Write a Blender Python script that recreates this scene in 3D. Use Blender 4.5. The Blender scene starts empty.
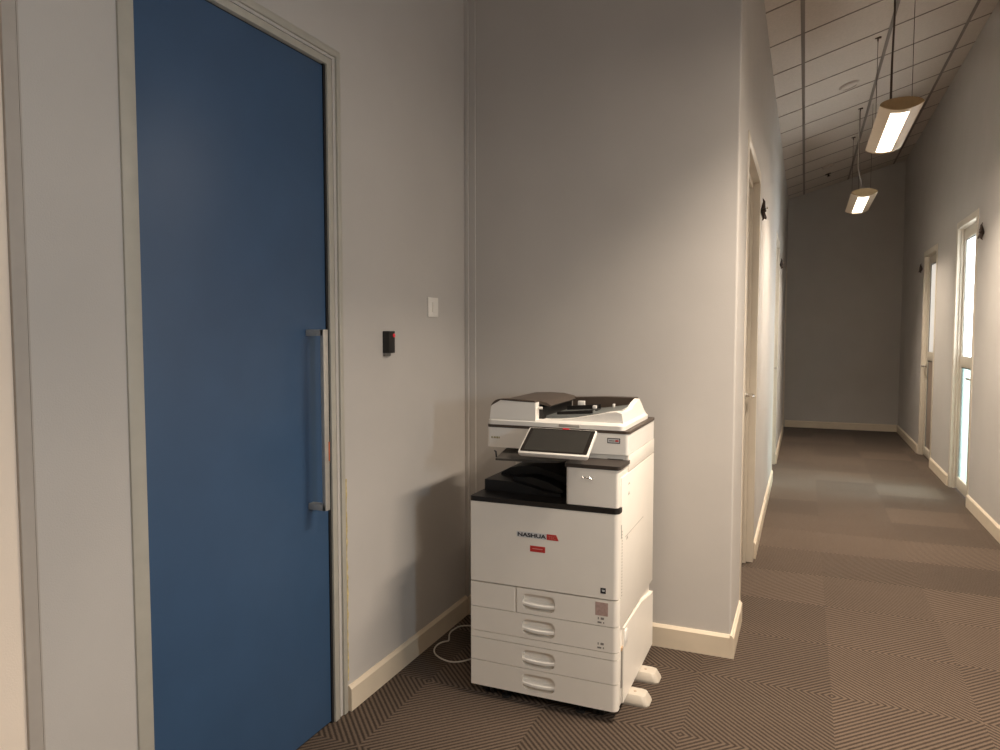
import bpy, bmesh, math, random
from mathutils import Vector, Matrix
random.seed(7)
SC = bpy.context.scene
COL = SC.collection
PI = math.pi

# ------------------------------------------------------------------ materials
def mat(name, col, rough=.5, metal=0., noise=0., nscale=20., bump=0., bscale=200., emit=None, estr=0., spec=.5):
    m = bpy.data.materials.new(name); m.use_nodes = True
    nt = m.node_tree; b = nt.nodes['Principled BSDF']
    b.inputs['Base Color'].default_value = (*col, 1)
    b.inputs['Roughness'].default_value = rough
    b.inputs['Metallic'].default_value = metal
    b.inputs['Specular IOR Level'].default_value = spec
    if noise or bump:
        tc = nt.nodes.new('ShaderNodeTexCoord')
    if noise:
        n = nt.nodes.new('ShaderNodeTexNoise'); n.inputs['Scale'].default_value = nscale; n.inputs['Detail'].default_value = 4
        nt.links.new(tc.outputs['Object'], n.inputs['Vector'])
        mr = nt.nodes.new('ShaderNodeMapRange'); mr.inputs['To Min'].default_value = 1-noise; mr.inputs['To Max'].default_value = 1+noise
        mr.inputs['From Min'].default_value = .3; mr.inputs['From Max'].default_value = .7
        nt.links.new(n.outputs['Fac'], mr.inputs['Value'])
        mx = nt.nodes.new('ShaderNodeVectorMath'); mx.operation = 'SCALE'
        mx.inputs[0].default_value = col
        nt.links.new(mr.outputs['Result'], mx.inputs['Scale'])
        nt.links.new(mx.outputs['Vector'], b.inputs['Base Color'])
    if bump:
        n2 = nt.nodes.new('ShaderNodeTexNoise'); n2.inputs['Scale'].default_value = bscale; n2.inputs['Detail'].default_value = 2
        nt.links.new(tc.outputs['Object'], n2.inputs['Vector'])
        bp = nt.nodes.new('ShaderNodeBump'); bp.inputs['Strength'].default_value = bump; bp.inputs['Distance'].default_value = .002
        nt.links.new(n2.outputs['Fac'], bp.inputs['Height']); nt.links.new(bp.outputs['Normal'], b.inputs['Normal'])
    if emit:
        b.inputs['Emission Color'].default_value = (*emit, 1); b.inputs['Emission Strength'].default_value = estr
    return m

M_WALL = mat('wall_paint', (.495, .47, .445), .6, noise=.03, nscale=3, bump=.25, bscale=260)
M_PINK = mat('cream_wall_paint', (.84, .73, .62), .6, noise=.03, nscale=3, bump=.2, bscale=260)
M_BASE = mat('baseboard_paint', (.66, .57, .45), .4, noise=.04, nscale=8)
M_CEIL = mat('ceiling_tile', (.58, .515, .46), .85, noise=.05, nscale=60)
M_TEE = mat('ceiling_tee', (.20, .165, .14), .5, noise=.03)
M_FRAME = mat('steel_frame_paint', (.43, .41, .36), .38, noise=.06, nscale=12)
M_CREAMDOOR = mat('cream_door_paint', (.60, .545, .46), .4, noise=.03, nscale=6)
M_JAMB = mat('cream_frame_paint', (.64, .58, .49), .4, noise=.04, nscale=10)
M_BLUE = mat('blue_door_laminate', (.040, .088, .175), .42, noise=.05, nscale=5, bump=.05, bscale=400)
M_BLACK = mat('black_gap', (.006, .006, .007), .6, noise=.1)
M_STEEL = mat('brushed_steel', (.56, .54, .50), .42, .55, noise=.06, nscale=40)
M_CHROME = mat('chrome', (.75, .73, .70), .18, 1., noise=.03)
M_WHITE = mat('copier_white', (.82, .79, .74), .38, noise=.015, nscale=9)
M_WHITE2 = mat('copier_white_cabinet', (.82, .775, .705), .42, noise=.015, nscale=9)
M_DARK = mat('copier_dark_trim', (.010, .008, .007), .4, noise=.05)
M_BROWN = mat('copier_dark_top', (.072, .052, .039), .42, noise=.05)
M_TRAY = mat('black_tray_plastic', (.006, .0055, .0055), .45, noise=.1, bump=.1, bscale=500)
M_GREYTRAY = mat('feeder_tray_grey', (.16, .17, .165), .4, noise=.04)
M_SCREEN = mat('screen_glass', (.040, .038, .034), .2, noise=.02)
M_BEZEL = mat('screen_bezel', (.02, .017, .015), .2, noise=.02)
M_RED = mat('badge_red', (.50, .03, .025), .4, noise=.03)
M_REDL = mat('red_lamp', (.55, .03, .04), .3, emit=(1, .05, .06), estr=.25, noise=.02)
M_INK = mat('badge_ink', (.012, .013, .02), .4, noise=.02)
M_PALE = mat('badge_pale', (.62, .62, .62), .4, noise=.02)
M_OLIVE = mat('badge_olive', (.27, .23, .08), .4, noise=.02)
M_PINKL = mat('label_pinkish', (.47, .33, .29), .5, noise=.12, nscale=120)
M_GREYINK = mat('label_grey', (.22, .2, .18), .5, noise=.02)
M_SWITCH = mat('switch_white', (.80, .77, .72), .35, noise=.02)
M_FOOT = mat('foot_plastic', (.52, .47, .40), .45, noise=.03)
M_RUBBER = mat('caster_rubber', (.008, .008, .008), .5, noise=.05)
M_CORD = mat('cord_pvc', (.62, .58, .52), .4, noise=.03)
M_LAMP = mat('lamp_housing', (.60, .50, .38), .45, noise=.03)
M_LAMPCAP = mat('lamp_end_cap', (.40, .29, .16), .4, noise=.08, nscale=30)
M_CABLE = mat('cable_brown', (.10, .075, .06), .5, noise=.05)
M_CABLEW = mat('cable_pale', (.40, .36, .32), .5, noise=.05)
M_ORN = mat('ornament_bronze', (.055, .035, .028), .5, .2, noise=.25, nscale=60)
M_ORNGLINT = mat('ornament_glint', (.6, .52, .44), .4, noise=.04)
M_DET = mat('detector_plastic', (.52, .46, .41), .5, noise=.03)
M_WORN = mat('worn_plaster', (.50, .41, .20), .8, noise=.35, nscale=40)
M_ROOM = mat('office_white', (.42, .43, .42), .7, noise=.02)
M_ROOMB = mat('office_beige', (.45, .40, .35), .7, noise=.02)
M_GASKET = mat('glazing_gasket', (.22, .23, .22), .5, noise=.05)

def glass(name, tint, gl):
    m = bpy.data.materials.new(name); m.use_nodes = True; nt = m.node_tree
    for n in list(nt.nodes): nt.nodes.remove(n)
    o = nt.nodes.new('ShaderNodeOutputMaterial'); mx = nt.nodes.new('ShaderNodeMixShader'); t = nt.nodes.new('ShaderNodeBsdfTransparent')
    g = nt.nodes.new('ShaderNodeBsdfGlossy'); g.inputs['Roughness'].default_value = .03
    t.inputs['Color'].default_value = (*tint, 1); mx.inputs['Fac'].default_value = gl
    nt.links.new(t.outputs[0], mx.inputs[1]); nt.links.new(g.outputs[0], mx.inputs[2]); nt.links.new(mx.outputs[0], o.inputs[0])
    return m
M_GLASS = glass('clear_glass', (.95, .97, .95), .05)
def frosted(name, col, clear=0., tint=(1, 1, 1)):
    m = bpy.data.materials.new(name); m.use_nodes = True; nt = m.node_tree
    for n in list(nt.nodes): nt.nodes.remove(n)
    o = nt.nodes.new('ShaderNodeOutputMaterial'); mx = nt.nodes.new('ShaderNodeMixShader'); t = nt.nodes.new('ShaderNodeBsdfTranslucent')
    g = nt.nodes.new('ShaderNodeBsdfGlossy'); g.inputs['Roughness'].default_value = .25
    t.inputs['Color'].default_value = (*col, 1); mx.inputs['Fac'].default_value = .05
    tr = nt.nodes.new('ShaderNodeBsdfTransparent'); tr.inputs['Color'].default_value = (*tint, 1); m2 = nt.nodes.new('ShaderNodeMixShader'); m2.inputs['Fac'].default_value = clear
    nt.links.new(t.outputs[0], m2.inputs[1]); nt.links.new(tr.outputs[0], m2.inputs[2])
    nt.links.new(m2.outputs[0], mx.inputs[1]); nt.links.new(g.outputs[0], mx.inputs[2]); nt.links.new(mx.outputs[0], o.inputs[0])
    return m
M_FROST = frosted('frosted_glass', (.93, .94, .92), .4)
M_FILM = frosted('frosted_glass_lower', (.20, .235, .225), .6, (.74, .84, .81))
M_FROSTB = frosted('frosted_glass_dim', (.80, .80, .80))
M_FILMB = frosted('frosted_glass_beige', (.42, .36, .31))

def diffuser(name, col, st):
    m = bpy.data.materials.new(name); m.use_nodes = True; nt = m.node_tree
    for n in list(nt.nodes): nt.nodes.remove(n)
    o = nt.nodes.new('ShaderNodeOutputMaterial'); mx = nt.nodes.new('ShaderNodeMixShader'); t = nt.nodes.new('ShaderNodeBsdfTransparent')
    e = nt.nodes.new('ShaderNodeEmission'); e.inputs['Color'].default_value = (*col, 1); e.inputs['Strength'].default_value = st
    mx.inputs['Fac'].default_value = .5
    nt.links.new(t.outputs[0], mx.inputs[1]); nt.links.new(e.outputs[0], mx.inputs[2]); nt.links.new(mx.outputs[0], o.inputs[0])
    return m
M_DIFF = diffuser('lamp_diffuser', (1, .90, .74), 5.0)

def carpet():
    m = bpy.data.materials.new('ribbed_carpet_tiles'); m.use_nodes = True; nt = m.node_tree; L = nt.links
    b = nt.nodes['Principled BSDF']; b.inputs['Roughness'].default_value = .95; b.inputs['Specular IOR Level'].default_value = .15
    b.inputs['Sheen Weight'].default_value = .12; b.inputs['Sheen Roughness'].default_value = .35
    tc = nt.nodes.new('ShaderNodeTexCoord'); sp = nt.nodes.new('ShaderNodeSeparateXYZ'); L.new(tc.outputs['Object'], sp.inputs[0])
    def mth(op, a, bb=None, c=None):
        n = nt.nodes.new('ShaderNodeMath'); n.operation = op
        for i, v in enumerate((a, bb, c)):
            if v is None: continue
            if isinstance(v, (int, float)): n.inputs[i].default_value = v
            else: L.new(v, n.inputs[i])
        return n.outputs[0]
    T = .515
    u = mth('DIVIDE', mth('ADD', sp.outputs['X'], .385+T*20), T)
    v = mth('DIVIDE', mth('ADD', sp.outputs['Y'], -2.58+T*20), T)
    iu, iv = mth('FLOOR', u), mth('FLOOR', v)
    fu, fv = mth('SUBTRACT', u, iu), mth('SUBTRACT', v, iv)
    par = mth('MODULO', mth('ADD', iu, iv), 2.)
    sgn = mth('SUBTRACT', 1., mth('MULTIPLY', par, 2.))
    d = mth('ADD', fu, mth('MULTIPLY', fv, sgn))
    wob = nt.nodes.new('ShaderNodeTexNoise'); wob.inputs['Scale'].default_value = 130; L.new(tc.outputs['Object'], wob.inputs['Vector'])
    ph = mth('ADD', mth('MULTIPLY', d, 2*PI*20), mth('MULTIPLY', wob.outputs['Fac'], 2.2))
    s = mth('MULTIPLY_ADD', mth('SINE', ph), .5, .5)
    # random tone per tile, painting in how light catches its rib direction
    cb = nt.nodes.new('ShaderNodeCombineXYZ'); L.new(iu, cb.inputs[0]); L.new(iv, cb.inputs[1])
    wn = nt.nodes.new('ShaderNodeTexWhiteNoise'); wn.noise_dimensions = '2D'; L.new(cb.outputs[0], wn.inputs['Vector'])
    n = nt.nodes.new('ShaderNodeTexNoise'); n.inputs['Scale'].default_value = 420; n.inputs['Detail'].default_value = 2; L.new(tc.outputs['Object'], n.inputs['Vector'])
    n3 = nt.nodes.new('ShaderNodeTexNoise'); n3.inputs['Scale'].default_value = 1.3; L.new(tc.outputs['Object'], n3.inputs['Vector'])
    mix = nt.nodes.new('ShaderNodeMix'); mix.data_type = 'RGBA'
    mix.inputs['A'].default_value = (.016, .0100, .0070, 1); mix.inputs['B'].default_value = (.172, .126, .094, 1)
    sm = mth('ADD', mth('MULTIPLY', s, .62), mth('MULTIPLY', n.outputs['Fac'], .62))
    L.new(mth('SUBTRACT', sm, .20), mix.inputs['Factor'])
    gain = mth('ADD', mth('MULTIPLY', wn.outputs['Value'], .33), mth('MULTIPLY_ADD', n3.outputs['Fac'], .25, .72))
    sc = nt.nodes.new('ShaderNodeVectorMath'); sc.operation = 'SCALE'; L.new(mix.outputs['Result'], sc.inputs[0]); L.new(gain, sc.inputs['Scale'])
    L.new(sc.outputs['Vector'], b.inputs['Base Color'])
    bp = nt.nodes.new('ShaderNodeBump'); bp.inputs['Strength'].default_value = .5; bp.inputs['Distance'].default_value = .003
    L.new(s, bp.inputs['Height']); L.new(bp.outputs['Normal'], b.inputs['Normal'])
    return m
M_CARPET = carpet()

# ------------------------------------------------------------------ mesh helpers
class MB:
    def __init__(s): s.bm = bmesh.new()
    def box(s, x0, x1, y0, y1, z0, z1, bev=0., seg=2, only=None):
        bm2 = bmesh.new(); bmesh.ops.create_cube(bm2, size=1)
        for v in bm2.verts:
            v.co = Vector((x0+(v.co.x+.5)*(x1-x0), y0+(v.co.y+.5)*(y1-y0), z0+(v.co.z+.5)*(z1-z0)))
        if bev:
            ed = [e for e in bm2.edges if only is None or only((e.verts[0].co+e.verts[1].co)/2, (e.verts[1].co-e.verts[0].co))]
            bmesh.ops.bevel(bm2, geom=ed, offset=bev, segments=seg, profile=.5, affect='EDGES')
        s._join(bm2); return s
    def _join(s, bm2):
        me = bpy.data.meshes.new('tmp'); bm2.to_mesh(me); bm2.free(); s.bm.from_mesh(me); bpy.data.meshes.remove(me)
    def prism(s, pts, axis, a0, a1):
        """closed outline pts (2D) extruded along axis; 'y': (x,z), 'x': (y,z), 'z': (x,y)"""
        def P(p, a):
            return {'y': (p[0], a, p[1]), 'x': (a, p[0], p[1]), 'z': (p[0], p[1], a)}[axis]
        bm2 = bmesh.new()
        A = [bm2.verts.new(P(p, a0)) for p in pts]; B = [bm2.verts.new(P(p, a1)) for p in pts]
        bm2.faces.new(A); bm2.faces.new(B[::-1])
        n = len(pts)
        for i in range(n): bm2.faces.new((A[i], B[i], B[(i+1) % n], A[(i+1) % n]))
        bmesh.ops.recalc_face_normals(bm2, faces=bm2.faces)
        s._join(bm2); return s
    def tube(s, pts, r, n=8, cap=True):
        pts = [Vector(p) for p in pts]; bm2 = bmesh.new(); rings = []
        for i, p in enumerate(pts):
            t = (pts[min(i+1, len(pts)-1)]-pts[max(i-1, 0)]).normalized()
            a = Vector((0, 0, 1)) if abs(t.z) < .9 else Vector((1, 0, 0))
            e1 = t.cross(a).normalized(); e2 = t.cross(e1)
            rr = r[i] if isinstance(r, (list, tuple)) else r
            rings.append([bm2.verts.new(p+(e1*math.cos(2*PI*k/n)+e2*math.sin(2*PI*k/n))*rr) for k in range(n)])
        for a, b in zip(rings, rings[1:]):
            for k in range(n): bm2.faces.new((a[k], a[(k+1) % n], b[(k+1) % n], b[k]))
        if cap: bm2.faces.new(rings[0][::-1]); bm2.faces.new(rings[-1])
        bmesh.ops.recalc_face_normals(bm2, faces=bm2.faces)
        s._join(bm2); return s
    def lathe(s, prof, c, axis='z', n=24):
        bm2 = bmesh.new(); c = Vector(c); rings = []
        for r, h in prof:
            ring = []
            for k in range(n):
                a = 2*PI*k/n; x, y = r*math.cos(a), r*math.sin(a)
                d = {'z': (x, y, h), 'x': (h, x, y), 'y': (x, h, y)}[axis]
                ring.append(bm2.verts.new(c+Vector(d)))
            rings.append(ring)
        for a, b in zip(rings, rings[1:]):
            for k in range(n): bm2.faces.new((a[k], a[(k+1) % n], b[(k+1) % n], b[k]))
        bm2.faces.new(rings[0][::-1]); bm2.faces.new(rings[-1])
        bmesh.ops.recalc_face_normals(bm2, faces=bm2.faces)
        s._join(bm2); return s
    def loft(s, rings):
        bm2 = bmesh.new(); R = [[bm2.verts.new(p) for p in r] for r in rings]; n = len(R[0])
        for a, b in zip(R, R[1:]):
            for k in range(n): bm2.faces.new((a[k], a[(k+1) % n], b[(k+1) % n], b[k]))
        bm2.faces.new(R[0][::-1]); bm2.faces.new(R[-1])
        bmesh.ops.recalc_face_normals(bm2, faces=bm2.faces)
        s._join(bm2); return s
    def xf(s, mtx):
        bmesh.ops.transform(s.bm, matrix=mtx, verts=s.bm.verts); return s
    def build(s, name, m, parent=None, smooth=True, org=None):
        me = bpy.data.meshes.new(name)
        o = bpy.data.objects.new(name, me); COL.objects.link(o)
        if org is not None:
            off = Vector(org)
        elif parent is not None:
            off = WL[parent.name]
        else:
            off = Vector((0, 0, 0))
        bmesh.ops.translate(s.bm, vec=-off, verts=s.bm.verts)
        s.bm.to_mesh(me); s.bm.free()
        me.materials.append(m)
        if smooth:
            for p in me.polygons: p.use_smooth = True
            me.set_sharp_from_angle(angle=math.radians(35))
        if parent is not None:
            o.parent = parent
            o.location = off-WL[parent.name]
        else:
            o.location = off
        WL[o.name] = off
        return o
WL = {}     # world location of every object's origin

def tag(o, label=None, cat=None, group=None, kind=None):
    if label: o['label'] = label
    if cat: o['category'] = cat
    if group: o['group'] = group
    if kind: o['kind'] = kind
    return o
def thing(name, loc, label, cat, group=None):
    o = bpy.data.objects.new(name, None); COL.objects.link(o); o.location = loc; o.empty_display_size = .05
    WL[o.name] = Vector(loc)
    return tag(o, label, cat, group)
def struct(name, mb, m, label=None, smooth=False, cat=None):
    o = mb.build(name, m, smooth=smooth); return tag(o, label, cat, kind='structure')
def sthing(name, loc, label, cat):
    o = thing(name, loc, label, cat); o['kind'] = 'structure'; return o

def arc(pts_n, cx, cy, r, a0, a1):
    return [(cx+r*math.cos(a0+(a1-a0)*i/pts_n), cy+r*math.sin(a0+(a1-a0)*i/pts_n)) for i in range(pts_n+1)]
def rrect(x0, x1, y0, y1, r, n=5):
    return (arc(n, x1-r, y1-r, r, 0, PI/2)+arc(n, x0+r, y1-r, r, PI/2, PI)+arc(n, x0+r, y0+r, r, PI, 1.5*PI)+arc(n, x1-r, y0+r, r, 1.5*PI, 2*PI))

def text_mb(txt, x, z, y, height, width=None, bold=0., shear=0.):
    """letters standing in the X-Z plane facing -Y, lower left corner at (x, z)"""
    cu = bpy.data.curves.new('txt', 'FONT'); cu.body = txt; cu.size = 1; cu.offset = bold; cu.shear = shear; cu.extrude = .01
    o = bpy.data.objects.new('txt', cu); COL.objects.link(o)
    bpy.context.view_layer.update()
    me = bpy.data.meshes.new_from_object(o.evaluated_get(bpy.context.evaluated_depsgraph_get()))
    bpy.data.objects.remove(o); bpy.data.curves.remove(cu)
    xs = [v.co.x for v in me.vertices]; ys = [v.co.y for v in me.vertices]; zs = [v.co.z for v in me.vertices]
    sy = height/(max(ys)-min(ys)); sx = width/(max(xs)-min(xs)) if width else sy
    mb = MB()
    for v in me.vertices:
        v.co = Vector((x+(v.co.x-min(xs))*sx, y-(v.co.z-min(zs))*.02, z+(v.co.y-min(ys))*sy))
    mb.bm.from_mesh(me); bpy.data.meshes.remove(me)
    return mb

# ------------------------------------------------------------------ setting
XW, XL, XR = -1.585, -.276, 1.285      # alcove left wall, corridor left wall, corridor right wall
YB, YE, YN = 3.30, 11.95, -3.0         # wall behind the copier, end of corridor, wall behind the viewer
S = .295                               # rake of the ceiling
def zc(x): return 3.48+S*(max(x, XL)-XL)

struct('floor', MB().box(-2.0, 4.6, YN-.2, YE+.2, -.1, 0), M_CARPET, 'brown ribbed carpet tile floor')

cp = [(-2.0, 3.48), (XL, 3.48), (1.45, zc(1.45)), (1.45, zc(1.45)+.1), (XL, 3.58), (-2.0, 3.58)]
ceil = struct('ceiling', MB().prism(cp, 'y', YN-.2, YE+.2), M_CEIL, 'sloping ceiling of square tiles')
g = MB()
def tee_y(x, w=.026): g.prism([(x-w/2, zc(x-w/2)-.004), (x+w/2, zc(x+w/2)-.004), (x+w/2, zc(x+w/2)+.02), (x-w/2, zc(x-w/2)+.02)], 'y', YN, YE)
for x in (-.06, .537, 1.125): tee_y(x)
y = 4.99-.603*13
while y < YE:
    if y > YN: g.prism([(XL, zc(XL)-.003), (XR, zc(XR)-.003), (XR, zc(XR)+.02), (XL, zc(XL)+.02)], 'y', y-.007, y+.007)
    y += .603
for x in (XL-.6, XL-1.2): tee_y(x)
g.build('ceiling_grid', M_TEE, ceil, smooth=False)

HT = 4.2
DOORH = 2.40
# alcove left wall with the blue door's opening
DY0, DY1 = 1.345, 2.20
w = MB().box(XW-.15, XW, 1.04, DY0, 0, HT).box(XW-.15, XW, DY1, YB+.02, 0, HT).box(XW-.15, XW, DY0, DY1, 2.43, HT)
struct('wall_left', w, M_WALL, 'grey painted wall holding the blue door')
struct('trim_entrance', MB().box(XW-.01, XW+.004, 1.030, 1.062, 0, HT, .002).box(XW-.01, XW+.0015, 1.064, 1.068, 0, HT), mat('strip_paint', (.40, .365, .33), .6, noise=.03), 'narrow painted strip ending the grey wall')
struct('wall_entrance', MB().box(XW-.20, XW-.004, YN-.1, 1.040, 0, HT), M_PINK, 'cream wall at the left edge')
struct('wall_back', MB().box(XW-.15, XL, YB, YB+.12, 0, HT, .008, 3, lambda c, d: abs(c.x-XL) < .01 and abs(c.y-YB) < .01), M_WALL, 'grey wall behind the photocopier')
struct('trim_corner', MB().box(XW, XW+.022, YB-.012, YB+.01, .09, HT, .003).box(XW+.022, XW+.058, YB-.006, YB+.01, .09, HT, .002), M_WALL, 'painted cover strip in the alcove corner')

# corridor left wall with three shallow door recesses
def wall_y(x0, x1, y0, y1, ops, mb):
    cur = y0
    for a, b, h in ops:
        mb.box(x0, x1, cur, a, 0, HT); mb.box(x0, x1, a, b, h, HT); cur = b
    if cur < y1: mb.box(x0, x1, cur, y1, 0, HT)
    return mb
LD = [(3.80, 4.76, 2.385), (7.56, 8.46, 2.385), (11.30, 11.90, 2.385)]
struct('wall_corridor_left', wall_y(XL-.13, XL, YB+.12, YE, LD, MB()), M_WALL, 'left wall of the corridor')
RD = [(.68, 1.48, 2.40), (7.04, 7.84, 2.42), (8.99, 9.84, 2.36)]
struct('wall_right', wall_y(XR, XR+.15, YN, YE, RD, MB()), M_WALL, 'right wall of the corridor')
struct('wall_end', MB().box(XL-.13, XR+.15, YE, YE+.12, 0, HT), M_WALL, 'dark grey wall closing the corridor')
struct('wall_rear', MB().box(XW-.2, XR+.15, YN-.12, YN, 0, HT), M_WALL, 'wall behind the viewer')

# rooms seen through the glazed doors
RX0, RX1 = XR+.15, 4.1
rm = MB().box(RX0, RX1+.12, 8.72, 8.84, 0, 2.9).box(RX0, RX1+.12, 5.4, 5.52, 0, 2.9)
rm.box(RX1, RX1+.12, 5.52, 8.72, 0, .5).box(RX1, RX1+.12, 5.52, 8.72, 2.6, 2.9).box(RX1, RX1+.12, 5.52, 5.8, .5, 2.6).box(RX1, RX1+.12, 8.5, 8.72, .5, 2.6)
rm.box(RX0, RX1+.12, 5.4, 8.84, 2.9, 3.0)
struct('wall_office', rm, M_ROOM, 'white walls of the bright office behind the glazed door')
rb = MB().box(RX0, RX1+.12, 11.0, 11.12, 0, 2.9).box(RX1, RX1+.12, 8.84, 11.0, 0, 2.9).box(RX0, RX1+.12, 8.84, 11.12, 2.9, 3.0)
struct('wall_store', rb, M_ROOMB, 'beige walls of the room behind the farther glazed door')
win = MB()
for a, b, c, d in ((5.8, 5.86, .5, 2.6), (8.44, 8.5, .5, 2.6), (7.12, 7.18, .5, 2.6), (5.8, 8.5, .5, .56), (5.8, 8.5, 2.54, 2.6)): win.box(RX1+.03, RX1+.09, a, b, c, d)
struct('window_1', win, M_FRAME, 'office window frame')

# baseboards
def bb_y(name, x, sgn, y0, y1, h=.098, lab=None):
    t = .016
    pts = [(x, 0), (x+sgn*t, 0), (x+sgn*t, h-.012), (x+sgn*t*.35, h), (x, h)]
    return MB().prism(pts, 'y', y0, y1)
struct('baseboard_left', bb_y('', XW, 1, 2.250, YB), M_BASE, 'cream baseboard along the alcove wall')
t = .016
mb = MB().prism([(YB, 0), (YB-t, 0), (YB-t, .092), (YB-t*.35, .104), (YB, .104)], 'x', XW+.016, XL)
struct('baseboard_back', mb, M_BASE, 'cream baseboard under the grey wall behind the photocopier')
mb = MB()
for a, b in ((YB-t, 3.75), (4.83, 7.52), (8.50, 11.27)):
    mb.prism([(XL, 0), (XL+t, 0), (XL+t, .092), (XL+t*.35, .104), (XL-.002, .104)], 'y', a, b)
struct('baseboard_corridor_left', mb, M_BASE, 'cream baseboard of the corridor left wall')
mb = MB()
for a, b in ((YN, .63), (1.53, 6.99), (7.89, 8.94), (9.89, YE)):
    mb.prism([(XR, 0), (XR-t, 0), (XR-t, .092), (XR-t*.35, .104), (XR, .104)], 'y', a, b)
struct('baseboard_right', mb, M_BASE, 'cream baseboard of the corridor right wall')
struct('baseboard_end', MB().prism([(YE, 0), (YE-t, 0), (YE-t, .092), (YE-t*.35, .104), (YE, .104)], 'x', XL+t, XR-t), M_BASE, 'cream baseboard of the end wall')

# ------------------------------------------------------------------ blue door
d1 = sthing('door_1', (XW, 1.75, 0), 'tall blue door with a long steel pull handle', 'door')
fx = XW
fr = MB()
def jamb(a0, a1, proud, back=.06): fr.box(fx-back, fx+proud, a0, a1, 0, 2.395+.0, .0015)
fr.box(fx-.06, fx+.006, 2.162, 2.190, 0, 2.4235, .002)
fr.box(fx-.06, fx-.005, 2.189, 2.217, 0, 2.440)
fr.box(fx-.06, fx+.008, 2.216, 2.241, 0, 2.4415, .003)
fr.box(fx-.06, fx+.006, 1.313, 1.360, 0, 2.4235, .002)
fr.box(fx-.06, fx+.0055, 1.3135, 2.1895, 2.400, 2.4245, .002)
fr.box(fx-.06, fx-.0055, 1.3145, 2.2165, 2.424, 2.4405)
fr.box(fx-.06, fx+.0085, 1.313, 2.2415, 2.440, 2.466, .003)
MB().box(fx-.06, fx-.002, 2.151, 2.1622, 0, 2.399).box(fx-.06, fx-.012, 1.3605, 1.364, 0, 2.399).box(fx-.06, fx-.012, 1.362, 2.16, 2.3945, 2.3995).build('door_gap_shade', M_BLACK, d1, smooth=False)  # black strips painting in the shade between leaf and frame
fr.build('door_frame', M_FRAME, d1)
MB().box(fx-.12, fx-.075, 1.345, 2.20, 0, 2.43).build('door_gap_backing', M_BLACK, d1, smooth=False)  # black sheet behind the leaf, painting shade into its gaps
MB().box(fx-.052, fx-.006, 1.365, 2.1505, .008, 2.3935, .002).build('door_leaf', M_BLUE, d1)
h = MB()
hx0, hx1 = fx-.006, fx+.068
hy0, hy1 = 2.036, 2.062
h.box(hx1-.014, hx1, hy0, hy1, .832, 1.462, .0015)
h.box(hx0, hx1-.002, hy0, hy1, 1.440, 1.462, .0015).box(hx0, hx1-.002, hy0, hy1, .832, .854, .0015)
dh = h.build('door_handle', M_STEEL, d1)
MB().box(hx1-.012, hx1+.0006, hy1-.006, hy1+.0008, 1.005, 1.072).build('handle_sticker', mat('orange_sticker', (.50, .14, .07), .5, noise=.1), dh)
wp = MB()
edge = [(2.245+random.uniform(.004, .013), .12+i*.02) for i in range(40)]
wp.prism([(2.240, .12)]+edge+[(2.240, .90)], 'x', fx-.002, fx+.004)
tag(wp.build('chipped_edge', M_WORN, d1), 'yellowed chipped plaster edge')

# ------------------------------------------------------------------ corridor doors
def lever(mb_axis_x, sgn, y, z, ylen, parent, name='door_handle'):
    m = MB(); x = mb_axis_x
    m.lathe([(.026, 0), (.026, .007*1), (.012, .009), (.011, .05)], (0, 0, 0), 'x', 16)
    m.tube([(.045, 0, 0), (.05, ylen*.1, 0), (.05, ylen*.9, 0), (.042, ylen, 0)], .009, 8)
    m.xf(Matrix.Translation((x, y, z)) @ Matrix.Scale(sgn, 4, (1, 0, 0)))
    return m.build(name, M_CHROME, parent)
def solid_door(name, y0, y1, htop, label, rec=.055, handle_y=None):
    d = sthing(name, (XL, (y0+y1)/2, 0), label, 'door')
    f = MB()
    X = XL
    for a, b in ((y0-.05, y0+.012), (y1-.012, y1+.05)): f.box(X-rec-.03, X+.004, a, b, 0, htop+.05, .002)
    f.box(X-rec-.03, X+.004, y0+.01, y1-.01, htop-.015, htop+.05, .002)
    f.box(X-rec-.05, X-rec+.018, y1-.045, y1-.012, 0, htop-.015, .002)
    f.box(X-rec-.05, X-rec+.018, y0+.012, y0+.045, 0, htop-.015, .002)
    f.box(X-rec-.05, X-rec+.018, y0+.04, y1-.04, htop-.05, htop-.015, .002)
    f.build('door_frame', M_JAMB, d)
    MB().box(X-rec-.045, X-rec, y0+.048, y1-.048, .008, htop-.055, .002).build('door_leaf', M_CREAMDOOR, d)
    if handle_y:
        lever(X-rec, 1, handle_y, 1.07, -.11, d)
        m = MB().lathe([(.024, 0), (.024, .006), (.012, .010)], (X-rec, handle_y-.28, 1.25), 'x', 14).build('lock_cylinder', M_CHROME, d)
    return d
solid_door('door_2', 3.80, 4.76, 2.385, 'nearer cream door in the corridor left wall', handle_y=4.64)
solid_door('door_3', 7.56, 8.46, 2.385, 'middle cream door in the corridor left wall', handle_y=8.34)
solid_door('door_4', 11.30, 11.90, 2.385, 'farthest door at the end of the corridor left wall')

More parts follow.
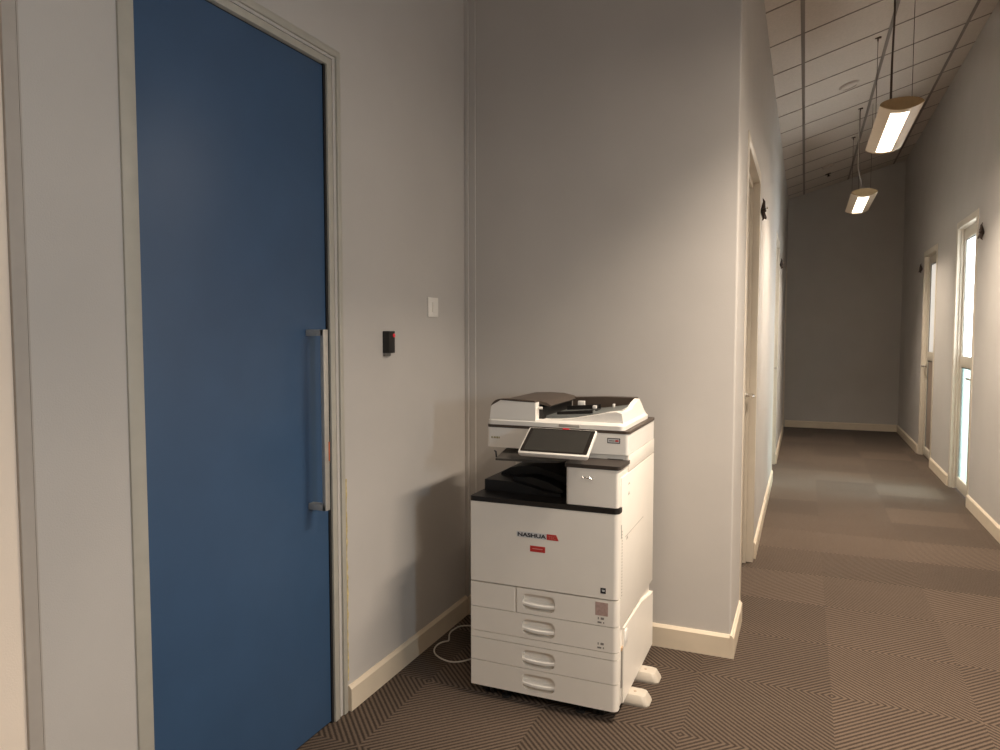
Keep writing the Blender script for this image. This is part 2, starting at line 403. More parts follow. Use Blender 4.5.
def glazed_door(name, y0, y1, htop, label, rail, lever_y, lever_dir, toprail, botrail, upper_mat, lower_mat, rec=.042):
    d = sthing(name, (XR, (y0+y1)/2, 0), label, 'door')
    X = XR; f = MB()
    for a, b in ((y0-.045, y0+.014), (y1-.014, y1+.045)): f.box(X-.006, X+rec+.06, a, b, 0, htop+.045, .002)
    f.box(X-.006, X+rec+.06, y0+.01, y1-.01, htop-.015, htop+.045, .002)
    f.box(X+rec-.02, X+rec, y1-.04, y1-.014, 0, htop-.015, .002)
    f.build('door_frame', M_JAMB, d)
    a, b = y0+.020, y1-.020; st = .072; top = htop-.02
    l = MB(); xl0, xl1 = X+rec, X+rec+.04
    l.box(xl0, xl1, a, a+st, .01, top, .004).box(xl0, xl1, b-st, b, .01, top, .004)
    l.box(xl0, xl1, a+st-.002, b-st+.002, .01, botrail, .004).box(xl0, xl1, a+st-.002, b-st+.002, top-toprail, top, .004)
    l.box(xl0, xl1, a+st-.002, b-st+.002, rail[0], rail[1], .004)
    leaf = l.build('door_leaf', M_CREAMDOOR, d)
    gk = MB()
    for z0, z1 in ((botrail, rail[0]), (rail[1], top-toprail)):
        for aa, bb_ in ((a+st, a+st+.014), (b-st-.014, b-st)): gk.box(xl0+.008, xl1-.008, aa, bb_, z0, z1)
        gk.box(xl0+.008, xl1-.008, a+st, b-st, z1-.012, z1)
    gk.build('glazing_bead', M_GASKET, leaf, smooth=False)
    MB().box(xl0+.016, xl0+.022, a+st, b-st, rail[1], top-toprail).build('glass_pane', upper_mat, leaf, smooth=False)
    MB().box(xl0+.016, xl0+.022, a+st, b-st, botrail, rail[0]).build('glass_pane', lower_mat, leaf, smooth=False)
    if lever_y: lever(xl0, -1, lever_y, 1.06, lever_dir*.11, leaf)
    return d
glazed_door('door_5', 7.04, 7.84, 2.42, 'nearer glazed door in the right wall, bright with daylight', (1.14, 1.24), 7.10, .11/.11, .10, .12, M_FROST, M_FILM)
glazed_door('door_6', 8.99, 9.84, 2.36, 'farther glazed door in the right wall', (1.13, 1.23), 9.77, -1, .09, .11, M_FROSTB, M_FILMB)
# unseen door added beside the viewer so cool side light has an opening
d7 = sthing('added_door', (XR, 1.08, 0), 'added unseen door beside the viewer with a small vision panel for light', 'door')
l = MB(); X = XR+.03
l.box(X, X+.04, .68, .94, 0, 2.40).box(X, X+.04, 1.16, 1.48, 0, 2.40).box(X, X+.04, .94, 1.16, 0, 1.34).box(X, X+.04, .94, 1.16, 1.70, 2.40)
lf = l.build('door_leaf', M_CREAMDOOR, d7, smooth=False)
MB().box(X+.016, X+.022, .94, 1.16, 1.34, 1.70).build('glass_pane', M_GLASS, lf, smooth=False)

# ------------------------------------------------------------------ photocopier
PX0, PX1, PY0, PY1 = -1.206, -.608, 2.55, 3.20
pc = thing('photocopier', ((PX0+PX1)/2, 2.88, 0), 'white multifunction office photocopier with four paper drawers standing in the alcove', 'photocopier')
rightfront = lambda c, d: abs(d.z) > .001 and abs(d.x) < 1e-4 and abs(d.y) < 1e-4 and c.x > PX1-.05 and c.y < PY0+.03
def vert_front(c, d): return abs(d.x) < 1e-5 and abs(d.y) < 1e-5 and c.y < PY0+.005

# cabinet body core
b = MB()
b.box(PX0+.002, PX1-.012, PY0+.034, PY1-.01, .048, .788, .004)
b.build('cabinet_body', M_WHITE2, pc)
# base skirt
MB().box(PX0+.03, PX1-.03, PY0+.04, PY1-.04, .040, .05).build('base_plate', M_DARK, pc)

def front_panel(x0, x1, z0, z1):
    """front skin whose right edge is rounded when it reaches the copier's corner"""
    mb = MB(); r = .022; y1 = PY0+.036
    pts = [(x0, y1), (x0, PY0+.003), (x0+.003, PY0)]
    if x1 > PX1-.01:
        pts += arc(6, x1-r, PY0+r, r, -PI/2, 0)+[(x1, y1)]
    else:
        pts += [(x1-.002, PY0), (x1, PY0+.002), (x1, y1)]
    return mb.prism(pts, 'z', z0, z1)
def handle_cut(mb_obj, cx, cz, wd=.132, ht=.062):
    c = MB(); c.prism(rrect(cx-wd/2, cx+wd/2, cz-ht/2, cz+ht/2, .022, 6), 'y', PY0-.02, PY0+.018)
    co = c.build('cut', M_WHITE, pc)
    md = mb_obj.modifiers.new('b', 'BOOLEAN'); md.object = co; md.operation = 'DIFFERENCE'; md.solver = 'EXACT'
    bpy.context.view_layer.update()
    me = bpy.data.meshes.new_from_object(mb_obj.evaluated_get(bpy.context.evaluated_depsgraph_get()))
    mb_obj.modifiers.clear(); mb_obj.data = me
    for p in me.polygons: p.use_smooth = True
    me.set_sharp_from_angle(angle=math.radians(35))
    bpy.data.objects.remove(co)
def drawer(name, x0, x1, z0, z1, cz):
    o = front_panel(x0, x1, z0, z1).build(name, M_WHITE2, pc)
    cx = -.918
    handle_cut(o, cx, cz)
    # a bowed grip bar across the pocket, and the sloped back of the pocket
    m = MB(); rings = []
    for i in range(13):
        u = -1+2*i/12; x = cx+u*.066
        bow = .006*(u*u)              # bar dips a little in the middle and swells forward
        yf = PY0-.0025+.004*u*u; zb = cz-.020+.005*u*u; zt = zb+.014
        rings.append([(x, yf+.001, zb+.001), (x, yf, zb+.002), (x, yf, zt-.003), (x, yf+.003, zt), (x, PY0+.019, zt+.004), (x, PY0+.019, zb+.006), (x, yf+.006, zb)])
    m.loft(rings)
    m.build('drawer_handle', M_WHITE, o, smooth=False)
    return o
g_ = .0028
front_panel(PX0, PX1, .467+g_, .788).build('front_cover', M_WHITE2, pc)
front_panel(PX0, -1.014, .364+g_, .467-g_).build('blank_panel', M_WHITE2, pc)
drawer('paper_drawer', -1.014+g_*1.3, PX1, .364+g_, .467-g_, .414)
drawer('paper_drawer', PX0, PX1, .267+g_, .364, .314)
front_panel(PX0, PX1, .241+g_*.5, .267).build('lower_rail', M_WHITE2, pc)
drawer('paper_drawer', PX0, PX1, .147+g_, .241-g_*.5, .192)
drawer('paper_drawer', PX0, PX1, .046, .147, .097)

# right side skins
def side(y0, y1, z0, z1, x=PX1, th=.016, bev=.002): return MB().box(x-th, x, y0, y1, z0, z1, bev)
side(PY0+.040, PY1, .341, .917).build('side_cover', M_WHITE2, pc)
side(PY0+.150, PY1, .919, .982).build('upper_side_cover', M_WHITE2, pc)
m = MB().prism([(PY0+.080, .046), (PY0+.080, .262), (PY0+.092, .334), (PY0+.40, .326), (PY1-.03, .290), (PY1, .290), (PY1, .046)], 'x', PX1-.016, PX1+.003)
m.build('lower_side_door', M_WHITE2, pc)
side(PY0+.040, PY0+.078, .046, .338, PX1-.003, .012).build('hinge_post', M_WHITE2, pc)
MB().box(PX1-.012, PX1-.001, PY0+.064, PY0+.0775, .110, .252).build('hinge_recess_shade', M_GREYINK, pc)  # solid grey bar, the recess's shade put into its colour
MB().box(PX1-.012, PX1+.007, PY0+.092, PY0+.135, .262, .322, .004).build('side_latch', M_WHITE, pc)
MB().box(PX1-.012, PX1+.0015, PY0+.060, PY0+.080, .254, .270, .003).build('door_catch', mat('catch_orange', (.55, .38, .24), .5, noise=.05), pc)
MB().box(PX1-.006, PX1+.0006, PY0+.0365, PY0+.0425, .690, .742).build('finger_slot_shade', M_GREYINK, pc, smooth=False)  # flat dark bar painting in the shade of a slot
v = MB()
for i in range(22): v.box(PX1-.004, PX1+.0006, PY0+.048, PY0+.058, .47+i*.0115, .4745+i*.0115)
v.build('vent_slot_shade', mat('vent_shadow', (.34, .31, .27), .6, noise=.03), pc)  # slot shade painted as grey bars on the flat side
mk = MB()
SG = mat('symbol_grey', (.42, .38, .33), .5, noise=.03)
for a_, b_, c_, d_ in ((.140, .175, .872, .880), (.142, .170, .832, .846), (.118, .148, .666, .680)):
    MB().prism([(PY0+a_, c_), (PY0+b_, c_), (PY0+(a_+b_)/2, d_)], 'x', PX1-.004, PX1+.0006).build('side_symbol', SG, pc, smooth=False)
mk = MB().box(PX1-.004, PX1+.0007, PY0+.100, PY0+.43, .6805, .6825)
mk.build('side_seam', mat('seam_grey', (.40, .36, .31), .5, noise=.03), pc)

# dark deck between cabinet and scanner
pts = [(PX0, PY1-.02), (PX0, PY0+.004), (PX0+.004, PY0-.001)]+arc(6, PX1-.022, PY0+.021, .022, -PI/2, 0)+[(PX1, PY0+.05), (PX1-.02, PY0+.06), (PX1-.02, PY1-.02)]
MB().prism(pts, 'z', .789, .808).build('output_deck', M_DARK, pc)
# rear wall of the output cavity, and the tower at the right
MB().box(PX0+.004, PX1-.014, 3.02, PY1-.004, .808, .984, .004).build('rear_housing', M_WHITE2, pc)
MB().box(-.812, PX1-.012, 2.70, 3.025, .808, .984, .003).build('paper_path_tower', M_WHITE2, pc)
# front box at the right with its dark lid
m = MB(); m.prism(rrect(-.812, PX1-.004, 2.552, 2.72, .012, 5), 'z', .811, .950)
bx = m.build('toner_door', M_WHITE2, pc)
m = MB(); m.prism(rrect(-.818, PX1+.002, 2.550, 2.722, .012, 5), 'z', .951, .965)
m.build('toner_lid', mat('toner_lid_dark', (.038, .028, .022), .42, noise=.05), pc)
MB().box(-.69, -.63, 2.690, 2.716, .964, .967, .001).build('lid_slot', M_DARK, pc)
em = MB()
for i, (x0, z0, x1, z1) in enumerate(((-.749, .919, -.742, .914), (-.742, .914, -.735, .919), (-.735, .919, -.727, .914), (-.727, .914, -.722, .919), (-.722, .919, -.712, .911), (-.712, .911, -.706, .915))):
    em.tube([(x0, 2.551, z0), (x1, 2.551, z1)], .0022, 6)
em.build('silver_emblem', M_CHROME, bx)

# output trays (black, sculpted)
def ease(t): return t*t*(3-2*t)
prof = [(-1.195, .808), (-1.195, .853), (-1.11, .853)]
for i in range(1, 11):
    u = i/10; prof.append((-1.11+.235*u, .853-.036*ease(u)))
prof += [(-.868, .818), (-.868, .808)]
MB().prism(prof, 'y', 2.665, 3.015).build('lower_output_tray', M_TRAY, pc)
top = [(-1.172, .847), (-1.168, .863), (-1.130, .886), (-1.085, .895), (-1.045, .899), (-1.005, .896), (-.953, .881), (-.888, .864), (-.850, .852), (-.825, .842)]
MB().prism([(-1.172, .810)]+top+[(-.825, .810)], 'y', 2.78, 3.018).build('upper_output_tray', M_TRAY, pc)
MB().prism([(-1.09, .842), (-1.08, .862), (-1.0, .868), (-.93, .852), (-.87, .826), (-.87, .812), (-1.09, .812)], 'y', 2.70, 2.785).build('tray_paper_stop', M_TRAY, pc)
# thin bridge shelf under the scanner
m = MB().prism([(-1.10, 2.556), (-1.165, 2.84), (-1.165, 3.02), (-.815, 3.02), (-.815, 2.70), (-.85, 2.60), (-.90, 2.575)], 'z', .955, .963)
sh = m.build('bridge_tray', mat('bridge_grey', (.055, .048, .042), .45, noise=.05), pc)
MB().tube([(-1.108, 2.585, .962), (-1.110, 2.583, .985), (-1.116, 2.580, .989)], .0035, 6).build('paper_hook', M_DARK, sh)

# scanner and lid
SY = 2.69
def frontverts(c, d): return abs(d.x) < 1e-5 and abs(d.y) < 1e-5
MB().prism(rrect(PX0+.010, PX1, SY, PY1, .014, 5), 'z', .984, 1.066).build('scanner_unit', M_WHITE, pc)
MB().prism(rrect(PX0+.010, PX1+.003, SY-.001, PY1+.002, .016, 5), 'z', 1.0655, 1.0765).build('scanner_rim', M_BROWN, pc)
adf = MB()
pl = [rrect(PX0+.012-i, PX1-.016+i, SY-.002-i, PY1-.05+i, .022, 6) for i in (0,)]
adf.loft([[(x, y_, 1.0775) for x, y_ in rrect(PX0+.012, PX1-.016, SY-.002, 3.15, .02, 6)],
          [(x, y_, 1.094) for x, y_ in rrect(PX0+.012, PX1-.016, SY-.002, 3.15, .02, 6)],
          [(x, y_, 1.103) for x, y_ in rrect(PX0+.020, PX1-.026, SY+.008, 3.14, .02, 6)]])
feeder = adf.build('document_feeder', M_WHITE, pc)
# feed housing at the left
hp = [(-1.184, 1.10), (-1.180, 1.135)]+arc(6, -1.135, 1.135, .045, PI, PI/2)+[(-.991, 1.176), (-.985, 1.171), (-.985, 1.10)]
m = MB(); m.prism(hp, 'y', SY+.002, 2.735)
m.prism([(-1.184, 1.10), (-1.180, 1.130)]+arc(6, -1.130, 1.125, .050, PI, PI/2)+[(-1.05, 1.174), (-1.05, 1.10)], 'y', 2.72, 3.11)
m.build('feed_housing', M_WHITE, feeder)
def coverz(x): return 0
cov = MB()
cp_ = arc(7, -1.135, 1.1355, .047, PI*.88, PI/2)+[(-1.08, 1.1835), (-.991, 1.179), (-.984, 1.173), (-1.05, 1.174), (-1.135, 1.178), (-1.172, 1.157)]
cov.prism(cp_, 'y', SY+.001, 2.738)
cp2 = arc(7, -1.130, 1.126, .052, PI*.88, PI/2)+[(-1.07, 1.181), (-1.00, 1.179), (-.955, 1.170), (-.935, 1.158), (-.94, 1.153), (-.97, 1.160), (-1.05, 1.168), (-1.130, 1.172), (-1.170, 1.150)]
cov.prism(cp2, 'y', 2.738, 3.115)
cov.build('feed_cover', M_BROWN, feeder)
MB().box(-1.05, -.965, 2.735, 3.12, 1.102, 1.150).build('feed_mouth', M_DARK, feeder)
MB().tube([(-.985, 2.72, 1.148), (-.966, 2.72, 1.149)], .005, 8).build('release_lever', M_WHITE, feeder)
# document tray rising to the right
m = MB().prism([(-.975, 1.103), (-.975, 1.112), (-.80, 1.124), (-.66, 1.146), (-.655, 1.146), (-.655, 1.103)], 'y', 2.765, 3.075)
tr = m.build('document_tray', M_GREYTRAY, feeder)
m = MB()
m.prism([(-.93, 1.1165), (-.93, 1.128), (-.78, 1.140), (-.78, 1.126)], 'y', 2.800, 2.806).build('paper_guide', M_DARK, tr)
MB().prism([(-.95, 1.115), (-.95, 1.132), (-.80, 1.145), (-.80, 1.126)], 'y', 3.00, 3.008).build('paper_guide', M_DARK, tr)
sl = MB()
for i in range(7):
    x = -.95+i*.024; sl.box(x, x+.012, 2.86+i*.012, 2.90+i*.012, 1.108, 1.1165+i*.0018)
sl.build('feed_roller_slots', M_TRAY, tr)
for bx_ in ((-.905, -.875, 3.008, 3.025, 1.130, 1.155), (-.832, -.815, 2.985, 2.999, 1.126, 1.140), (-.745, -.736, 2.985, 2.999, 1.134, 1.150)): MB().box(*bx_, .002).build('guide_clip', M_WHITE, tr)
m = MB().prism([(-.95, 1.103), (-.95, 1.163), (-.80, 1.170), (-.668, 1.170), (-.655, 1.103)], 'y', 3.085, 3.135)
m.build('tray_back_rail', M_BROWN, feeder)
# white front rail rising to the right, and the right hand cheek
m = MB().prism([(-.962, 1.102), (-.90, 1.105), (-.84, 1.112), (-.76, 1.127), (-.70, 1.141), (-.660, 1.146), (-.640, 1.140), (-.634, 1.102)], 'y', SY+.022, 2.775)
m.build('feeder_front_rail', M_WHITE, feeder)
rg = [[(-.665, 2.76, 1.102), (-.634, 2.76, 1.102), (-.640, 2.76, 1.138), (-.660, 2.76, 1.146)],
      [(-.665, 2.90, 1.102), (-.634, 2.90, 1.102), (-.640, 2.90, 1.140), (-.660, 2.90, 1.148)],
      [(-.665, 2.93, 1.102), (-.634, 2.93, 1.102), (-.645, 2.94, 1.150), (-.662, 2.95, 1.160)],
      [(-.665, 3.10, 1.102), (-.634, 3.12, 1.102), (-.650, 3.08, 1.168), (-.668, 3.06, 1.170)],
      [(-.665, 3.14, 1.102), (-.634, 3.14, 1.102), (-.640, 3.14, 1.110), (-.662, 3.14, 1.112)]]
MB().loft(rg).build('feeder_cheek', M_WHITE, feeder)
MB().box(-.885, -.80, SY-.0045, SY+.006, 1.081, 1.093, .003).build('lid_grip', mat('grip_grey', (.38, .36, .33), .45, noise=.03), feeder)

# tilted touch panel
cpn = MB()
W2, D2 = .136, .0775
pts = rrect(-W2, W2, -D2, D2, .008, 4)
cpn.loft([[(x*.97, y_*.95, -.020) for x, y_ in pts], [(x, y_, -.012) for x, y_ in pts], [(x, y_, -.001) for x, y_ in pts], [(x*.992, y_*.985, 0) for x, y_ in pts]])
tilt = math.atan2(.080, .135)
PM = Matrix.Translation((-.850, 2.566, 1.042)) @ Matrix.Rotation(tilt, 4, 'X')
cpo = cpn.xf(PM).build('control_panel', M_WHITE, pc)
MB().prism(rrect(-W2+.006, W2-.006, -D2+.010, D2-.004, .005, 4), 'z', -.0005, .0012).xf(PM).build('panel_glass', M_BEZEL, cpo)
MB().box(-W2+.020, W2-.022, -D2+.018, D2-.012, .0010, .0016).xf(PM).build('display', M_SCREEN, cpo)
MB().box(.000, .026, D2-.004, D2+.001, -.002, .002).xf(PM).build('status_light', M_REDL, cpo)
MB().box(-.09, .09, -.02, .06, -.06, -.018, .006).xf(PM).build('panel_arm', M_WHITE2, cpo)

# writing and marks on the front
yF = PY0-.0002
tm = text_mb('NASHUA', -1.004, .6685, yF-.0006, .0155, .116, bold=.035)
bd = MB().box(-1.008, -.886, yF-.0005, PY0+.001, .6655, .6875).build('brand_badge', M_PALE, pc, smooth=False)
tm.build('badge_letters', M_INK, bd, smooth=False)
rp = MB().prism([(-.886, .6655), (-.838, .6655), (-.848, .6875), (-.886, .6875)], 'y', yF-.0005, PY0+.001).build('brand_badge_end', M_RED, pc, smooth=False)
text_mb('TEC', -.880, .670, yF-.0006, .012, .030, bold=.01).build('badge_letters', mat('badge_lightred', (.62, .16, .13), .4, noise=.02), rp, smooth=False)
st = MB().box(-.953, -.892, yF-.0006, PY0+.001, .6135, .6365).build('red_sticker', M_RED, pc, smooth=False)
MB().box(-.944, -.902, yF-.0010, yF, .6245, .6275).build('sticker_line', mat('sticker_pale', (.75, .30, .27), .5, noise=.02), st, smooth=False)
q = MB().box(-.675, -.655, yF-.0006, PY0+.001, .489, .510).build('square_mark', M_INK, pc, smooth=False)
MB().box(-.668, -.659, yF-.0010, yF, .497, .503).box(-.671, -.665, yF-.0010, yF, .502, .5035).build('mark_sign', M_PALE, q, smooth=False)
MB().box(-.694, -.646, yF-.0006, PY0+.001, .405, .455).build('size_label', M_PINKL, pc, smooth=False)
for zz in (.394, .298):
    k = MB().box(-.684, -.680, yF-.0006, PY0+.001, zz-.004, zz+.004).box(-.673, -.661, yF-.0006, PY0+.001, zz-.004, zz+.004)
    k.box(-.685, -.670, yF-.0006, PY0+.001, zz-.018, zz-.012).box(-.664, -.660, yF-.0006, PY0+.001, zz-.018, zz-.012)
    k.build('tray_mark', M_GREYINK, pc, smooth=False)
# marks on the scanner front
ys = SY-.0004
k = MB()
for i, (a, b) in enumerate(((0, .006), (.010, .016), (.018, .023), (.025, .031), (.033, .037))): k.box(-1.176+a, -1.176+b, ys, SY+.001, 1.020, 1.0275)
k.build('model_mark', M_OLIVE, pc, smooth=False)
k = MB().box(-.690, -.640, ys-.0002, SY+.001, 1.028, 1.048).build('id_plate', M_INK, pc, smooth=False)
MB().box(-.687, -.643, ys-.0006, ys, 1.031, 1.045).build('plate_face', M_PALE, k, smooth=False)
MB().box(-.683, -.661, ys-.0009, ys-.0004, 1.0355, 1.0395).build('plate_text', M_GREYINK, k, smooth=False)
MB().box(-.659, -.646, ys-.0009, ys-.0004, 1.0345, 1.0415).build('plate_text_red', M_RED, k, smooth=False)

# casters, levelling feet and stabilisers
for cx, cy in ((-1.140, 2.600), (-.690, 2.602), (-1.12, 3.10), (-.69, 3.10)):
    m = MB()
    for dx in (-.012, .012): m.lathe([(.010, -.008), (.021, -.008), (.0225, -.005), (.0225, .005), (.021, .008), (.010, .008)], (cx+dx, cy, .0225), 'x', 20)
    c = m.build('caster', M_RUBBER, pc)
    MB().box(cx-.022, cx+.022, cy-.016, cy+.016, .030, .040, .003).build('caster_fork', M_DARK, c)
for cx, cy in ((-1.066, 2.590), (-.762, 2.595)):
    MB().lathe([(.018, 0), (.020, .004), (.019, .010), (.007, .013), (.007, .040)], (cx, cy, 0), 'z', 18).build('levelling_foot', M_RUBBER, pc)
for cy in (2.752, 2.955):
    m = MB()
    def foot(sx, sy, z, x1):
        return [(x, y_, z) for x, y_ in rrect(-.66, x1, cy-sy, cy+sy, sy*.55, 7)]
    m.loft([foot(0, .041, 0, -.525), foot(0, .043, .006, -.523), foot(0, .042, .014, -.526), foot(0, .033, .038, -.540), foot(0, .031, .040, -.546)])
    f = m.build('stabilizer_foot', M_FOOT, pc)
    MB().lathe([(.006, 0), (.006, .0012)], (-.585, cy, .0398), 'z', 14).build('foot_screw', mat('foot_screw', (.40, .30, .22), .5, noise=.05), f)

# power cord on the carpet
cpts = [(-1.22, 3.24), (-1.35, 3.19), (-1.455, 3.165), (-1.530, 3.135), (-1.548, 3.08), (-1.545, 3.03), (-1.522, 2.978), (-1.514, 2.955), (-1.530, 2.935), (-1.540, 2.90), (-1.532, 2.85), (-1.505, 2.808), (-1.46, 2.778), (-1.41, 2.765), (-1.37, 2.78), (-1.33, 2.83), (-1.26, 2.93), (-1.21, 3.02)]
def smooth_path(P, n=6):
    out = []
    for i in range(len(P)-1):
        p0, p1, p2, p3 = P[max(i-1, 0)], P[i], P[i+1], P[min(i+2, len(P)-1)]
        for k in range(n):
            t_ = k/n
            out.append(tuple(.5*((2*b_)+(-a_+c_)*t_+(2*a_-5*b_+4*c_-d_)*t_*t_+(-a_+3*b_-3*c_+d_)*t_**3) for a_, b_, c_, d_ in zip(p0, p1, p2, p3)))
    out.append(P[-1]); return out
m = MB().tube([(x, y_, .0036) for x, y_ in smooth_path(cpts)], .0035, 8)
tag(m.build('power_cord', M_CORD, org=(-1.45, 2.95, 0)), 'thin white power cord looped on the carpet left of the photocopier', 'cord')

# ------------------------------------------------------------------ wall fittings
cr = thing('card_reader', (XW, 2.544, 1.366), 'small black access card reader with red light on the grey wall beside the blue door', 'card reader')
MB().box(XW-.002, XW+.030, 2.520, 2.568, 1.368, 1.458, .003).build('reader_body', mat('reader_black', (.008, .007, .007), .35, noise=.1), cr)
MB().box(XW-.002, XW+.012, 2.524, 2.564, 1.355, 1.37, .002).build('reader_base', mat('reader_grey', (.20, .18, .16), .5, noise=.05), cr)
MB().lathe([(.008, 0), (.007, .003), (.003, .005)], (XW+.030, 2.558, 1.440), 'x', 14).build('status_light', M_REDL, cr)
sw = thing('light_switch', (XW, 2.945, 1.53), 'white rectangular light switch plate on the grey wall near the alcove corner', 'light switch')
MB().box(XW, XW+.008, 2.897, 2.992, 1.523, 1.613, .003).build('switch_plate', M_SWITCH, sw)
MB().box(XW+.008, XW+.012, 2.930, 2.958, 1.545, 1.592, .002).build('rocker', M_SWITCH, sw)

# dark star-like ornaments beside the doors
def ornament(x, sgn, y, z, size, label):
    t_ = thing('wall_ornament', (x, y, z), label, 'wall ornament', 'dark ornaments beside the corridor doors')
    m = MB()
    m.lathe([(.012, 0), (.014, .008), (.010, .02), (.006, .035)], (0, 0, 0), 'x', 10)
    random.seed(int(y*100))
    for k in range(5):
        a = PI/2+k*2*PI/5+.2; r = size*(.55 if k else .62)
        dz, dy = math.sin(a)*r, math.cos(a)*r
        m.tube([(.010, 0, 0), (.018, dy*.3, dz*.35), (.022+.008*(k % 2), dy*.7, dz*.75), (.014+.018*(k % 2), dy, dz)], [.012, .014, .008, .002], 6)
    m.xf(Matrix.Translation((x, y, z)) @ Matrix.Scale(sgn, 4, (1, 0, 0)))
    b_ = m.build('ornament_star', M_ORN, t_)
    MB().lathe([(.006, 0), (.007, .008), (.003, .012)], (0, 0, 0), 'x', 8).xf(Matrix.Translation((x+sgn*.036, y-.01, z+.015)) @ Matrix.Scale(sgn, 4, (1, 0, 0))).build('ornament_glint', M_ORNGLINT, t_)  # pale stud painting a highlight onto the star
ornament(XL, 1, 4.86, 2.215, .125, 'dark brown star ornament on the corridor left wall past the nearer cream door')
ornament(XR, -1, 6.78, 2.245, .125, 'dark brown star ornament on the right wall beside the bright nearer glazed door')
ornament(XL, 1, 8.62, 2.21, .105, 'small dark star ornament far down the corridor left wall past the middle door')
ornament(XR, -1, 10.02, 2.22, .105, 'small dark star ornament on the right wall past the farther glazed door')

# ------------------------------------------------------------------ ceiling fittings
def on_ceiling(x): return zc(x)
tiltm = lambda x, y_: Matrix.Translation((x, y_, zc(x))) @ Matrix.Rotation(-math.atan(S), 4, 'Y')
def disc(x, y_, r, name, label, m_, prof, cat):
    mb_ = MB().lathe(prof, (0, 0, 0), 'z', 28).xf(tiltm(x, y_))
    return tag(mb_.build(name, m_, org=(x, y_, zc(x))), label, cat)
disc(.311, 7.24, .085, 'smoke_detector', 'round flat detector on the ceiling left of the nearer pendant light', M_DET, [(.085, .001), (.085, -.008), (.078, -.016), (.060, -.020), (.055, -.014), (.02, -.014)], 'smoke detector')
disc(.227, 10.45, .085, 'smoke_detector', 'round detector on the ceiling left of the farther pendant light', M_DET, [(.075, .001), (.075, -.008), (.068, -.020), (.050, -.034), (.02, -.036)], 'smoke detector')
disc(.242, 11.0, .03, 'sprinkler_head', 'tiny dark sprinkler on the ceiling at the corridor end', M_ORN, [(.042, .001), (.040, -.006), (.014, -.010), (.012, -.03), (.024, -.033), (.022, -.036)], 'sprinkler')

# pendant lights
def pendant(y0, label, cable_pts, light_w, watts=1., wide=.18, spread=None):
    y1 = y0+1.2; xc = .517
    p = thing('pendant_light', (xc, (y0+y1)/2, 2.83), label, 'pendant light', 'pendant lights along the corridor')
    hw = .121
    topc = [(math.cos(a)*hw, .036+math.sin(a)*.040) for a in [PI*i/12 for i in range(13)]]
    def botz(x): return .034-.034*(1-(x/hw)**2)
    # right to left over the top, then underneath back with a recess for the panel
    pw = .052
    und = [(-hw*.8, botz(hw*.8)), (-pw, botz(pw)), (-pw, botz(pw)+.010), (pw, botz(pw)+.010), (pw, botz(pw)), (hw*.8, botz(hw*.8))]
    zb = 2.823
    body = [(xc+x, zb+z) for x, z in topc+und]
    hh = MB().prism(body, 'y', y0+.012, y1-.012)
    # underside end pieces closing the recess
    for a, b_ in ((y0+.012, y0+.085), (y1-.05, y1-.012)):
        hh.prism([(xc-pw-.001, zb+botz(pw)), (xc-pw-.001, zb+botz(pw)+.011), (xc+pw+.001, zb+botz(pw)+.011), (xc+pw+.001, zb+botz(pw)), (xc, zb+botz(0)+.001)], 'y', a, b_)
    hh.build('lamp_housing', M_LAMP, p)
    full = [(xc+x*1.01, zb+z) for x, z in topc]+[(xc+x, zb+botz(x)-.001) for x in [-hw+2*hw*i/10 for i in range(1, 10)]]
    for a, b_ in ((y0, y0+.012), (y1-.012, y1)): MB().prism(full, 'y', a, b_).build('end_cap', M_LAMPCAP, p)
    MB().box(xc-pw+.001, xc+pw-.001, y0+.085, y1-.05, zb+botz(pw)+.001, zb+botz(pw)+.0025).build('lamp_panel', M_DIFF, p, smooth=False)
    for yy, xx in ((y0+.02, xc-.055), (y1-.02, xc-.055)):
        MB().tube([(xx, yy, zb+.07), (xx, yy, zc(xx)-.03)], .0022, 6).tube([(xx, yy, zc(xx)-.03), (xx, yy, zc(xx))], .005, 8).box(xx-.022, xx+.022, yy-.006, yy+.006, zc(xx)-.010, zc(xx)+.003).build('suspension_wire', M_CABLE, p)
    MB().tube([(xc+.055, y0+.02, zb+.06), (xc+.055, y0+.02, zc(xc+.055))], .0018, 6).build('suspension_wire', M_CABLE, p)
    MB().tube(smooth_path([(xc+a, y0+b_, zb+c_) for a, b_, c_ in cable_pts], 5), .006, 8).build('power_cable', M_CABLE if light_w else M_CABLEW, p)
    for k, (share, spr) in enumerate(((1-wide, spread or LAMP_SPREAD), (wide, 180))):
        ld = bpy.data.lights.new('pendant_lamp', 'AREA'); ld.shape = 'RECTANGLE'; ld.size = .095; ld.size_y = 1.05
        ld.energy = LAMP_W*watts*share; ld.color = LAMP_C; ld.spread = math.radians(spr)
        lo = bpy.data.objects.new('pendant_lamp', ld); COL.objects.link(lo); lo.parent = p
        lo.location = (0, .018, zb+botz(pw)+.005+.002*k-2.83)
    return p
LAMP_W, LAMP_C, LAMP_SPREAD = 288., (1, .845, .68), 120
straight = [(-.06, .03, .06), (-.058, .03, .3), (-.052, .03, .6), (-.06, .03, .83)]
wavy = [(-.03, .03, .06), (-.03, .03, .12), (-.042, .03, .20), (-.062, .03, .30), (-.06, .03, .45), (-.058, .03, .85)]
pendant(-.96, 'added unseen cream pendant light above the viewer, at the near end of the corridor', straight, True, .62, .5)  # unseen lamp added above the viewer to light the near end
pendant(1.95, 'cream pendant light above the corridor beside the photocopier alcove', straight, True)
pendant(5.12, 'nearer of the two cream pendant lights in view, with a bright white panel', straight, True, .76)
pendant(8.16, 'farther, smaller cream pendant light hanging before the dark end wall', wavy, False, .42, .02, 108)

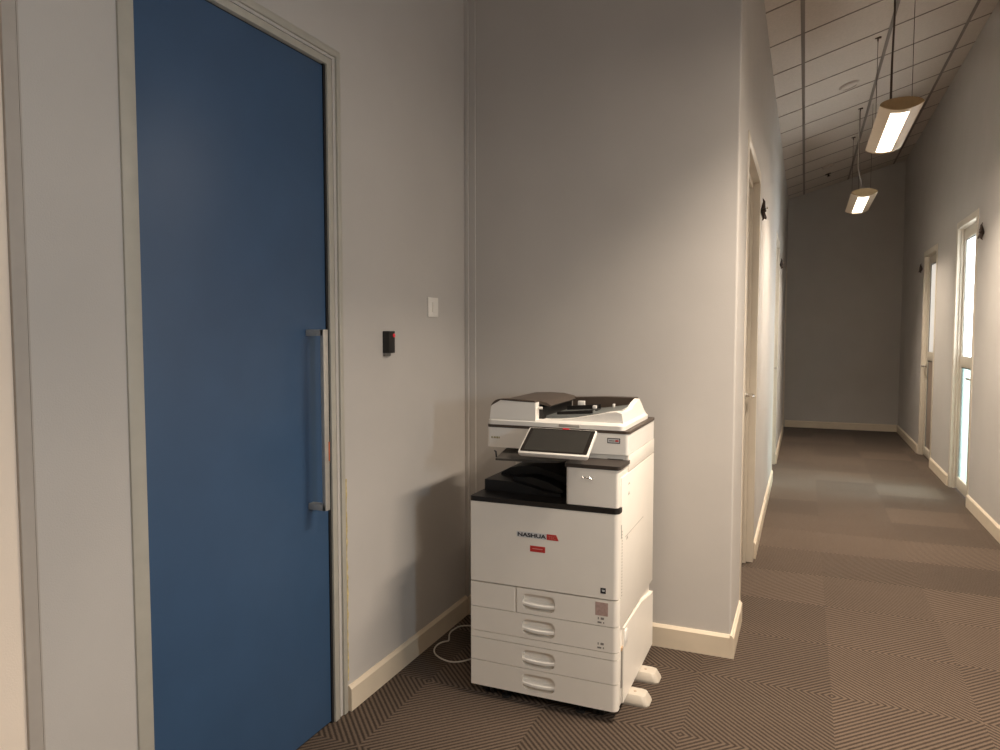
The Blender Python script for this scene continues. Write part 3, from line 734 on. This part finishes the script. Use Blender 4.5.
# ------------------------------------------------------------------ daylight and added lights
def area(name, loc, rot, sx, sy, watts, col, spread=180):
    ld = bpy.data.lights.new(name, 'AREA'); ld.shape = 'RECTANGLE'; ld.size = sx; ld.size_y = sy; ld.energy = watts; ld.color = col; ld.spread = math.radians(spread)
    o = bpy.data.objects.new(name, ld); COL.objects.link(o); o.location = loc; o.rotation_euler = rot; return o
# office window (faces -X)
area('office_daylight', (RX1+.10, 7.15, 1.55), (0, PI/2, 0), 2.0, 2.6, 1050, (.93, .97, 1.0))
# unseen lamp added behind the farther door to brighten its panes
area('store_pane_fill', (3.6, 9.4, 1.7), (0, PI/2, 0), 1.2, 1.2, 60, (1, .93, .84))
# cool light inferred from the copier's shadow, sent through the added door's opening
area('added_door_light', (XR+.075, 1.05, 1.52), (0, PI/2, 0), .34, .20, 21, (.66, .82, 1.0))

wd = bpy.data.worlds.new('World'); SC.world = wd; wd.use_nodes = True
bg = wd.node_tree.nodes['Background']; bg.inputs['Color'].default_value = (.8, .9, 1, 1); bg.inputs['Strength'].default_value = 1.5

# ------------------------------------------------------------------ camera
F = 720.; Pt = math.atan(42/720.); YAW = math.atan(305/721.2)
fh = Vector((-math.sin(YAW), math.cos(YAW), 0)); r_ = Vector((math.cos(YAW), math.sin(YAW), 0)); up = Vector((0, 0, 1))
fw = fh*math.cos(Pt)-up*math.sin(Pt); u_ = up*math.cos(Pt)+fh*math.sin(Pt)
cd = bpy.data.cameras.new('camera'); co = bpy.data.objects.new('camera', cd); COL.objects.link(co)
cd.sensor_fit = 'HORIZONTAL'; cd.sensor_width = 36; cd.lens = 36*F/1000; cd.clip_start = .02
mw = Matrix((r_, u_, -fw)).transposed().to_4x4(); mw.translation = Vector((0, 0, 1.45)); co.matrix_world = mw
SC.camera = co

SC.view_settings.view_transform = 'Standard'; SC.view_settings.look = 'None'; SC.view_settings.gamma = 1; SC.view_settings.use_curve_mapping = False
SC.view_settings.exposure = 0.0
SC.cycles.max_bounces = 10; SC.cycles.diffuse_bounces = 6; SC.cycles.transparent_max_bounces = 12
SC.cycles.use_denoising = True
SC.cycles.sample_clamp_indirect = 6
